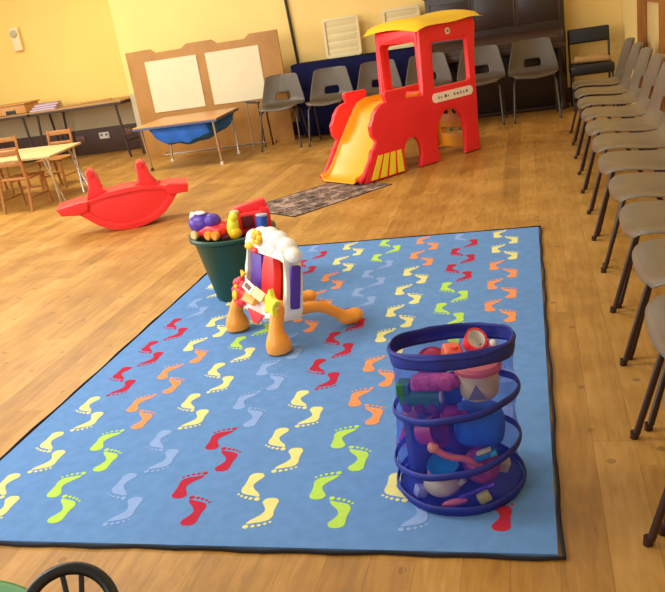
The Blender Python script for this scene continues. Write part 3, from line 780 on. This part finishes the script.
# purple and red toy rabbit-like vehicle
v = thing('toy_vehicle', 'purple topped red toy vehicle lying at the left of the green bin', 'toy', (-1.556, 3.46, .374), math.radians(-20))
MB().ball((0, 0, 0), (.105, .07, .045), M['red']).box((.03, 0, -.005), (.15, .12, .05), M['red'], .02, seg=3).build('body', v)
MB().ball((-.040, -.015, .034), (.074, .062, .054), M['purple']).ball((.030, -.015, .046), (.044, .042, .036), M['purple']).box((-.01, -.01, .045), (.09, .06, .04), M['purple'], .015).build('canopy', v)
MB().box((-.07, -.04, .075), (.03, .02, .04), M['white'], .008, rotm(25, 'Y')).ball((-.03, -.03, .088), (.035, .02, .010), M['white']).build('fin', v)
for x in (-.05, .04, .085): MB().cyl((x, -.085, -.012), (x, -.06, -.012), .022, M['cream'] if x < 0 else M['orange'], seg=20, bev=.004).build('wheel', v)
yv = MB().ball((0, 0, .0), (.03, .03, .055), M['lemon'], rot=rotm(12, 'Y')).ball((.015, -.01, .05), (.022, .02, .022), M['lemon']).ball((.012, -.012, -.03), (.032, .03, .03), M['yellow'])
tag(yv.build('toy_duck', None, (-1.425, 3.415, .385)), 'bright yellow toy between the purple topped and red toys in the green bin', 'toy')
rt = thing('toy_crane', 'red toy crane with dark cab at the right of the green bin', 'toy', (-1.365, 3.55, .376), math.radians(20))
MB().box((0, 0, 0), (.17, .12, .11), M['red'], .016, None, 3).box((-.03, -.062, .01), (.06, .01, .06), M['maroon'], .004).build('cab', rt)
MB().box((-.01, .0, .07), (.17, .07, .045), M['red'], .012, rotm(-8, 'Y')).box((.05, -.055, .02), (.05, .03, .10), M['red'], .010, rotm(18, 'Y')).build('boom', rt)
MB().box((-.05, -.052, .01), (.05, .02, .07), M['red'], .008).build('door_panel', rt)
MB().ball((-.085, -.045, .062), (.025, .02, .015), M['cream']).build('lamp', rt)
def drum(loc, tilt, label):
    t = thing('toy_drum', label, 'toy', loc, 0, 'blue toy drums in the green bin'); t.rotation_euler = (math.radians(tilt), math.radians(5), 0)
    MB().lathe([(0, 0), (.026, 0), (.028, .006), (.028, .064), (.026, .07), (0, .07)], M['blue'], 24).build('can', t)
    MB().lathe([(0, .071), (.026, .071), (.029, .075), (.027, .081), (.018, .082), (.0, .080)], M['facegrey'], 24).build('lid', t)
drum((-1.350, 3.645, .365), 4, 'blue toy drum with pale lid standing highest in the green bin')
drum((-1.292, 3.45, .345), -6, 'blue toy drum with pale lid near the rim, beside the white cloud toy')
nv = MB().box((0, 0, 0), (.09, .08, .07), M['navy'], .02, rotm(10, 'Y'), 3).ball((.03, -.05, .03), (.03, .02, .03), M['navy'])
tag(nv.build('toy_block', None, (-1.44, 3.46, .262)), 'navy toy block low in the green bin behind the yellow toy', 'toy')
fl = MB().ball((0, 0, 0), (.07, .06, .045), M['maroon']).ball((.03, .03, .02), (.04, .04, .035), M['navy'])
tag(fl.build('soft_toy', None, (-1.50, 3.60, .285)), 'dark red soft toy at the back of the green bin', 'toy')
fl2 = MB().ball((0, 0, 0), (.08, .08, .08), M['navy'])
tag(fl2.build('play_ball', None, (-1.50, 3.52, .16)), 'dark ball deep inside the green bin under the other toys', 'ball')

# ---------------------------------------------------------------- activity table
at = thing('activity_table', 'infant activity stand with orange legs and white cloud top on the rug', 'activity toy', (-1.200, 2.885, .0145), math.radians(-43.8))
def fleg(sx):
    m = MB()
    m.tube(smooth_pts([(sx * .19, .01, .0), (sx * .19, .01, .03), (sx * .187, .012, .075), (sx * .178, .025, .12), (sx * .168, .05, .155), (sx * .158, .08, .175)], 4),
           [.052] * 2 + [.053] * 3 + [.051, .047, .042] + [.036, .033, .031, .030] + [.029] * 9, M['orange'], 18)
    m.bm.verts.ensure_lookup_table()
    m.build('front_leg', at, remesh=.005)
for sx in (-1, 1): fleg(sx)
def rleg(sx):
    MB().tube(smooth_pts([(sx * .165, .07, .12), (sx * .175, .14, .135), (sx * .185, .23, .120), (sx * .19, .31, .065), (sx * .192, .345, .035), (sx * .192, .395, .028)], 4),
              [.026] * 8 + [.024] * 5 + [.026, .029, .031, .033, .034, .034, .034, .034], M['orange'], 14).ball((sx * .192, .39, .032), (.040, .040, .030), M['orange']).build('rear_leg', at, remesh=.005)
for sx in (-1, 1): rleg(sx)
TL = Matrix.Translation((.025, .05, .118)) @ rotm(-12, 'X') @ Matrix.Diagonal((1.08, .8, .84, 1))
fr = MB(); fr.T = TL
fr.prism([(-.16, .0), (-.10, -.02), (.0, -.055), (.10, -.02), (.16, .0), (.178, .05), (.172, .20), (.15, .30), (.12, .33), (-.12, .33), (-.15, .30), (-.172, .20), (-.178, .05)], 0, .10, M['white'], .012,
         holes=[[(-.125, .03), (-.0, -.01), (.140, .03), (.150, .15), (.145, .29), (-.145, .29), (-.150, .15)][::-1]], seg=3)
fr.build('frame', at)
bp2 = MB(); bp2.T = TL
bp2.box((0, .085, .14), (.25, .012, .29), M['orange'], .004); bp2.build('orange_back_panel', at)
q = MB(); q.T = TL; q.box((-.092, .04, .155), (.085, .05, .25), M['purple'], .008); q.build('purple_panel', at)
q = MB(); q.T = TL; q.prism([(-.048, .0), (.050, .0), (.058, .20), (.045, .285), (-.03, .285), (-.048, .2)], .015, .06, M['red'], .006); q.build('red_panel', at)
for sx in (-1, 1):
    q = MB(); q.T = TL; q.prism(rrect(.022, .06, .078, .275, .012), sx * .168, sx * .181, M['purple'], .003, axis='x'); q.build('purple_side_window', at)
cl = MB(); cl.T = TL
for (x, y, z, r) in ((-.150, .03, .325, .036), (-.125, .03, .355, .046), (-.07, .035, .372, .050), (-.005, .04, .380, .052), (.06, .04, .372, .052), (.12, .045, .352, .048), (.165, .045, .322, .040), (-.10, .03, .315, .035), (.05, .03, .330, .04), (0, .03, .33, .04), (.11, .04, .30, .03)):
    cl.ball((x, y, z), r, M['white'])
cl.build('cloud_top', at, remesh=.006)
q = MB(); q.T = TL
for k in range(6):
    a = k * PI / 3; q.ball((-.045 + .024 * math.cos(a), -.018, .375 + .024 * math.sin(a)), (.017, .013, .017), M['yellow'])
q.ball((-.045, -.026, .375), (.015, .012, .015), M['orange']); q.build('yellow_flower', at)
q = MB(); q.T = TL; q.ball((-.115, -.010, .315), (.028, .022, .02), M['yellow']).ball((-.075, .0, .300), (.022, .02, .016), M['red']); q.build('hanging_lamp', at)
# lower tray with flaps
q = MB(); q.T = TL
q.prism([(-.15, .02), (.0, -.04), (.15, .02), (.15, .07), (-.15, .07)], -.05, .04, M['white'], .010, seg=3); q.build('tray', at)
q = MB(); q.T = TL; q.prism([(-.06, .01), (.075, .01), (.03, -.045), (.0, -.055), (-.02, -.045)], -.062, -.048, M['red'], .004); q.build('red_flap', at)
q = MB(); q.T = TL; q.box((-.01, -.075, .075), (.10, .03, .055), M['orange'], .012, rotm(-30, 'X')); q.build('orange_roller', at)
q = MB(); q.T = TL
for a in range(8): q.ball((-.130 + .040 * math.cos(a * PI / 4), -.055, .075 + .056 * math.sin(a * PI / 4)), (.022, .022, .026), M['red'])
q.ball((-.130, -.060, .075), (.040, .024, .050), M['red']); q.build('red_flower', at)
q = MB(); q.T = TL; q.ball((-.130, -.086, .062), (.020, .012, .026), M['yellow']).ball((-.125, -.084, .108), (.012, .010, .010), M['yellow']); q.build('yellow_button', at)
q = MB(); q.T = TL
q.box((-.010, -.085, .135), (.085, .010, .050), M['white'], .004, rotm(-28, 'X') @ rotm(14, 'Y')).box((.075, -.088, .120), (.095, .010, .050), M['cream'], .004, rotm(-28, 'X') @ rotm(10, 'Y'))
q.build('storybook', at)
q = MB(); q.T = TL; q.box((-.010, -.092, .138), (.050, .006, .022), M['brown'], .003, rotm(-28, 'X') @ rotm(14, 'Y')); q.build('picture', at)
q = MB(); q.T = TL
st = []
for k in range(10):
    r = .052 if k % 2 == 0 else .030; a = PI / 2 + k * PI / 5; st.append((.150 + 1.1 * r * math.cos(a), .095 + r * 1.35 * math.sin(a)))
q.prism(smooth_loop(st, 3), -.085, -.055, M['lemon'], .006); q.build('yellow_star', at)
q = MB(); q.T = TL; q.prism([(-.16, .14), (-.13, .17), (-.17, .18)], -.03, -.015, M['yellow'], .003); q.build('yellow_tab', at)

# ---------------------------------------------------------------- pop-up net basket
BX, BY = -.250, 1.848
HB = .432
pk = thing('popup_basket', 'blue pop-up net basket full of toys standing on the rug', 'basket', (BX, BY, .009))
def brad(t): return .168 - .012 * t
def bell(t): return 1 - .20 * t
def bcen(t): return (.012 * t - .004 * math.sin(t * 6), -.02 * t)
prof_rows = 40; seg = 72; vs = []; fs = []
for i in range(prof_rows + 1):
    t = i / prof_rows; cx, cy = bcen(t)
    for j in range(seg):
        a = 2 * PI * j / seg
        tz = t - 0.5 - .07 * math.cos(a)
        r = brad(t) - .005 * (0.5 - .5 * math.cos(6.2 * PI * (t + (-.035 * math.cos(a))))) + .002 * math.sin(a * 9 + t * 20)
        vs.append((cx + r * math.cos(a), cy + r * bell(t) * math.sin(a), .012 + (HB - .03) * t - .010 * t * math.sin(a)))
for i in range(prof_rows):
    for j in range(seg):
        a = i * seg + j; b_ = i * seg + (j + 1) % seg; fs.append((a, b_, b_ + seg, a + seg))
MB().raw(vs, fs, M['netting']).build('net_wall', pk)
# top band
vs = []; fs = []
for i in range(7):
    t = i / 6
    for j in range(seg):
        a = 2 * PI * j / seg; cx, cy = bcen(1)
        z = HB - .040 + .044 * t + .002 * math.sin(a * 5) + .006 * math.cos(a) + .003 * math.sin(3 * a)
        r = brad(1) + .003 * math.sin(PI * t) + .001
        vs.append((cx + r * math.cos(a), cy + r * bell(1) * math.sin(a), z - .012 * math.sin(a)))
for i in range(6):
    for j in range(seg):
        a = i * seg + j; b_ = i * seg + (j + 1) % seg; fs.append((a, b_, b_ + seg, a + seg))
MB().raw(vs, fs, M['basketblue']).build('top_band', pk, solid=.003)
def hoop(t, tilt, hw=.010, ph=0.0, nm='spring_hoop'):
    cx, cy = bcen(t); vs = []; fs = []
    for r_ in (-1, -.5, 0, .5, 1):
        for j in range(seg):
            a = 2 * PI * j / seg; rr = brad(t) + .004 + .004 * (1 - r_ * r_)
            vs.append((cx + rr * math.cos(a), cy + rr * bell(t) * math.sin(a), .012 + (HB - .03) * t + tilt * math.cos(a + ph) + hw * r_ - .010 * t * math.sin(a) + .0015 * math.sin(a * 7)))
    for i in range(4):
        for j in range(seg):
            a = i * seg + j; b_ = i * seg + (j + 1) % seg; fs.append((a, b_, b_ + seg, a + seg))
    MB().raw(vs, fs, M['basketblue']).build(nm, pk, solid=.003)
hoop(1.03, .006, .006, nm='rim_hoop'); hoop(.635, .024); hoop(.26, .026); hoop(0.02, 0, .010, nm='base_hoop')
MB().lathe([(0, 0), (brad(0), 0), (brad(0), .012), (brad(0) - .004, .012), (brad(0) - .004, .005), (0, .005)], M['basketblue'], 48).build('base', pk)
FX, FY, FZ = BX, BY, .02
def at_(dx, dy, z): return (BX + dx, BY + dy, z)
# shape sorter pot
ss_ = thing('shape_sorter', 'cream toy pot with salmon rim and grey triangle, in the net basket', 'toy', at_(.078, -.056, .300), math.radians(0))
MB().lathe([(0, 0), (.040, 0), (.048, .010), (.052, .040), (.050, .070), (0, .070)], M['cream'], 36).build('pot', ss_)
MB().lathe([(.0, .071), (.052, .071), (.060, .075), (.062, .086), (.056, .094), (.04, .096), (0, .096)], M['salmon'], 36).build('rim', ss_)
MB().prism([(-.024, .014), (.018, .014), (-.003, .054)], -.0545, -.048, M['grey'], .001).build('triangle_window', ss_)
MB().prism([(-.016, .03), (.010, .03), (-.004, .055)], .048, .0545, M['grey'], .001).build('triangle_window', ss_)
# toy locomotive
tl = thing('toy_locomotive', 'small green toy locomotive with grey front seen through the net basket', 'toy', at_(-.060, -.072, .272), math.radians(-6))
MB().box((-.012, 0, .030), (.105, .045, .032), M['dgreen'], .006).cyl((-.06, 0, .040), (.040, 0, .040), .022, M['dgreen'], seg=20).box((-.052, 0, .06), (.034, .044, .035), M['dgreen'], .004).build('body', tl)
MB().cyl((.040, 0, .040), (.048, 0, .040), .021, M['facegrey'], seg=20, bev=.002).build('front_disc', tl)
MB().cyl((.018, 0, .058), (.018, 0, .082), .007, M['black'], seg=12).build('chimney', tl)
for x in (-.045, -.012, .022): MB().cyl((x, -.028, .013), (x, -.020, .013), .013, M['maroon'], seg=16, bev=.002).build('wheel', tl); MB().cyl((x, .028, .013), (x, .020, .013), .013, M['maroon'], seg=16, bev=.002).build('wheel', tl)
def blob(name, label, cat, loc, mb, rot=(0, 0, 0)):
    o = mb.build(name, None, loc); o.rotation_euler = [math.radians(a) for a in rot]; return tag(o, label, cat)
blob('toy_purse', 'pink sparkly toy purse below the front rim of the net basket', 'toy', at_(-.035, -.080, .352), MB().box((0, 0, 0), (.11, .05, .035), M['pink'], .014, seg=3).ball((.05, 0, 0), (.02, .02, .018), M['pink']))
blob('toy_brick', 'orange red toy brick at the top of the net basket', 'toy', at_(.010, .010, .385), MB().box((0, 0, 0), (.05, .05, .045), M['salmon'], .010, seg=3).cyl((0, 0, .02), (0, 0, .032), .012, M['salmon']), (15, 10, 20))
cb_ = thing('toy_cup', 'red toy cup with white inside at the top of the net basket', 'toy', at_(.066, .024, .412)); cb_.rotation_euler = (math.radians(35), math.radians(35), 0)
MB().lathe([(0, -.026), (.018, -.026), (.022, -.018), (.030, .024), (.027, .024), (.019, -.016), (0, -.019)], M['red'], 28).build('outside', cb_)
MB().lathe([(0, -.012), (.017, -.012), (.0255, .021), (.024, .022)], M['white'], 28).build('lining', cb_)
blob('toy_teacup', 'pink and white striped toy piece near the right rim of the net basket', 'toy', at_(.104, .030, .392), MB().ball((0, 0, 0), (.026, .022, .02), M['pink']).ball((.012, -.005, .012), (.012, .012, .012), M['white']))
blob('soft_cushion', 'big blue soft toy filling the right middle of the net basket', 'toy', at_(.066, -.022, .198), MB().box((0, 0, 0), (.13, .11, .11), M['bluecloth'], .045, seg=4), (0, 8, 10))
blob('toy_beaker', 'magenta toy beaker at the left middle of the net basket', 'toy', at_(-.056, -.082, .210), MB().lathe([(0, -.03), (.030, -.03), (.044, .03), (.040, .03), (.027, -.026), (0, -.026)], M['magenta'], 28), (20, 70, 0))
blob('doll_arm', 'tan jointed toy arm crossing the middle of the net basket', 'toy', at_(.006, -.126, .152), MB().tube(smooth_pts([(-.05, 0, .035), (-.02, 0, .012), (.03, 0, .0), (.06, 0, -.022)], 4), .009, M['salmon'], 10).ball((-.052, 0, .037), .015, M['orange']).ball((.062, 0, -.024), (.022, .01, .012), M['salmon']))
blob('toy_plate', 'teal toy plate lying in the lower part of the net basket', 'toy', at_(-.030, -.100, .118), MB().lathe([(0, -.004), (.030, -.004), (.042, .004), (.041, .008), (.028, 0), (0, 0)], M['teal'], 32), (18, 0, 0))
blob('toy_teapot', 'cream round toy pot at the bottom of the net basket', 'toy', at_(-.040, -.085, .056), MB().ball((0, 0, 0), (.050, .045, .036), M['cream']).lathe([(.030, .028), (.036, .034), (.030, .042), (0, .044)], M['salmon'], 24).tube([(.045, -.01, 0), (.062, -.012, .018)], .008, M['cream'], 8))
blob('toy_spatula', 'orange red toy leaf shape at the foot of the net basket', 'toy', at_(-.005, -.135, .028), MB().ball((0, 0, 0), (.036, .010, .011), M['salmon'], rot=rotm(-14, 'Y')))
blob('toy_wand', 'purple toy stick slanting at the foot of the net basket', 'toy', at_(.055, -.132, .062), MB().tube([(-.045, 0, -.02), (.045, 0, .022)], .005, M['purple'], 8))
blob('storage_tin', 'navy spotted toy box at the lower left of the net basket', 'toy', at_(-.100, -.020, .130), MB().box((0, 0, 0), (.06, .07, .17), M['navy'], .008), (0, 0, 25))
blob('patterned_ball', 'pink spotted ball in the lower right of the net basket', 'ball', at_(.066, -.066, .098), MB().ball((0, 0, 0), .048, M['pink'], 28))
blob('toy_brick', 'pale yellow toy brick at the lower right edge of the net basket', 'toy', at_(.122, -.045, .085), MB().box((0, 0, 0), (.028, .028, .034), M['cream'], .005), (10, 20, 10))
blob('toy_brick', 'lime and yellow toy brick on the floor of the net basket', 'toy', at_(.070, -.118, .034), MB().box((0, 0, 0), (.034, .022, .026), M['lemon'], .005), (0, -25, 15))
blob('toy_boat', 'teal and white toy boat right of the blue soft toy in the net basket', 'toy', at_(.085, -.118, .160), MB().box((0, 0, 0), (.06, .02, .014), M['teal'], .005).box((0, 0, .012), (.04, .016, .008), M['cream'], .003), (0, -22, 0))
blob('play_ball', 'dark purple ball behind the front toys of the net basket', 'ball', at_(-.02, .070, .092), MB().ball((0, 0, 0), .070, M['purple'], 28))
blob('play_ball', 'maroon ball in the rear middle of the net basket', 'ball', at_(-.045, .050, .232), MB().ball((0, 0, 0), .060, M['maroon'], 28))

blob('toy_block', 'blue toy block between the small locomotive and the cream pot in the net basket', 'toy', at_(.004, -.040, .312), MB().box((0, 0, 0), (.055, .06, .06), M['blue'], .010), (0, 6, 12))
blob('toy_car', 'magenta toy car under the blue block in the net basket', 'toy', at_(.012, -.098, .262), MB().box((0, 0, 0), (.07, .035, .022), M['magenta'], .008).box((-.005, 0, .017), (.035, .03, .016), M['magenta'], .006))
blob('toy_block', 'orange toy block near the left side of the net basket below the locomotive', 'toy', at_(-.112, -.040, .245), MB().box((0, 0, 0), (.035, .035, .04), M['orange'], .006), (0, 15, 30))
blob('play_ball', 'red ball at the back left of the net basket', 'ball', at_(-.05, .045, .345), MB().ball((0, 0, 0), .045, M['magenta'], 28))
blob('toy_block', 'pale grey toy wedge on the floor at the left of the net basket', 'toy', at_(-.100, -.085, .030), MB().box((0, 0, 0), (.03, .03, .03), M['facegrey'], .005), (0, 20, 30))
# ---------------------------------------------------------------- steering wheel toy in the near left corner
sw = thing('steering_toy', 'green activity console with a black steering wheel in the near left corner', 'toy', (-1.02, .78, 0), 0)
gp_ = smooth_loop([(-.30, -.22), (.10, -.22), (.17, -.12), (.17, .02), (.135, .14), (.07, .232), (-.02, .275), (-.14, .29), (-.30, .29), (-.36, .05)], 4)
MB().prism(gp_, 0, .305, M['green'], .02, axis='z', seg=4).build('console', sw)
MB().prism(rrect(-.02, .05, .07, .18, .03), .304, .308, M['white'], .002, axis='z').build('white_patch', sw)
Rw = Matrix.Translation((.240, .090, .404)) @ rotm(28, 'Z') @ rotm(50, 'X')
MB_ = MB(); MB_.T = Rw
MB_.tube([(.073 * math.cos(a * PI / 32), .073 * math.sin(a * PI / 32), 0) for a in range(64)], .0105, M['black'], 14, closed=True)
MB_.build('wheel_rim', sw)
for dx in (.000, .026):
    p_ = MB(); p_.T = Rw; p_.box((dx, .042, -.002), (.009, .068, .008), M['black'], .003, rotm(-8 if dx > .01 else 4, 'Z')); p_.build('spoke', sw)
for a in (205, 335):
    p_ = MB(); p_.T = Rw; ca, sa = math.cos(math.radians(a)), math.sin(math.radians(a))
    p_.tube([(0, 0, -.004), (.076 * ca, .076 * sa, 0)], .006, M['black'], 8); p_.build('spoke', sw)
p_ = MB(); p_.T = Rw; p_.cyl((0, 0, -.018), (0, 0, .008), .026, M['black'], bev=.004); p_.build('hub', sw)
p_ = MB(); p_.T = Rw; p_.cyl((0, 0, .008), (0, 0, .014), .016, M['maroon'], bev=.002); p_.build('horn_button', sw)
p_ = MB().cyl((.235, .105, .41), (.10, .02, .27), .016, M['black']); p_.build('column', sw)

# ---------------------------------------------------------------- light
def area(name, loc, rot, size, sy, e, col):
    l = bpy.data.lights.new(name, 'AREA'); l.shape = 'RECTANGLE'; l.size = size; l.size_y = sy; l.energy = e; l.color = col
    o = bpy.data.objects.new(name, l); C.objects.link(o); o.location = loc; o.rotation_euler = [math.radians(a) for a in rot]
    return o
area('ceiling_lamp_and_fill', (-4.8, 6.4, 3.2), (0, 0, 0), 2.4, 1.2, 145, (1.0, .92, .78))
area('ceiling_lamp_and_fill', (-3.9, 2.4, 3.2), (0, 0, 0), 2.4, 1.2, 140, (1.0, .94, .84))
area('ceiling_lamp_and_fill', (-1.0, 4.6, 3.2), (0, 0, 0), 1.8, 0.8, 20, (1.0, .92, .78))  # weak fill added to brighten the train's near side, not a known lamp
area('window_daylight_and_fill', (-8.6, 3.2, 1.9), (0, -90, 0), 1.8, 6.0, 230, (1.0, .96, .88))
area('window_daylight_and_fill', (-4.0, -1.9, 2.1), (78, 0, 0), 3.2, 1.6, 120, (1.0, .97, .92))  # front fill added behind the camera for camera-facing sides; no window seen there
w = bpy.data.worlds.new('hall_ambient'); bpy.context.scene.world = w; w.use_nodes = True
bg = w.node_tree.nodes['Background']; bg.inputs['Color'].default_value = (1.0, .92, .80, 1); bg.inputs['Strength'].default_value = 0.46

# ---------------------------------------------------------------- camera
cam = bpy.data.cameras.new('camera'); co = bpy.data.objects.new('camera', cam); C.objects.link(co)
co.matrix_world = Matrix(((0.9632899, 0.0608889, 0.2614672, 0.0), (0.2232723, 0.3591011, -0.9061986, 0.0), (-0.1490706, 0.9313103, 0.3323236, 1.25), (0, 0, 0, 1)))
cam.sensor_fit = 'HORIZONTAL'; cam.sensor_width = 36.0; cam.lens = 777.244 / 665 * 36.0
cam.clip_start = 0.05; cam.clip_end = 100
sc = bpy.context.scene; sc.camera = co
sc.view_settings.view_transform = 'Standard'; sc.view_settings.look = 'None'; sc.view_settings.gamma = 1.0
sc.view_settings.exposure = 0.06; sc.view_settings.use_curve_mapping = False
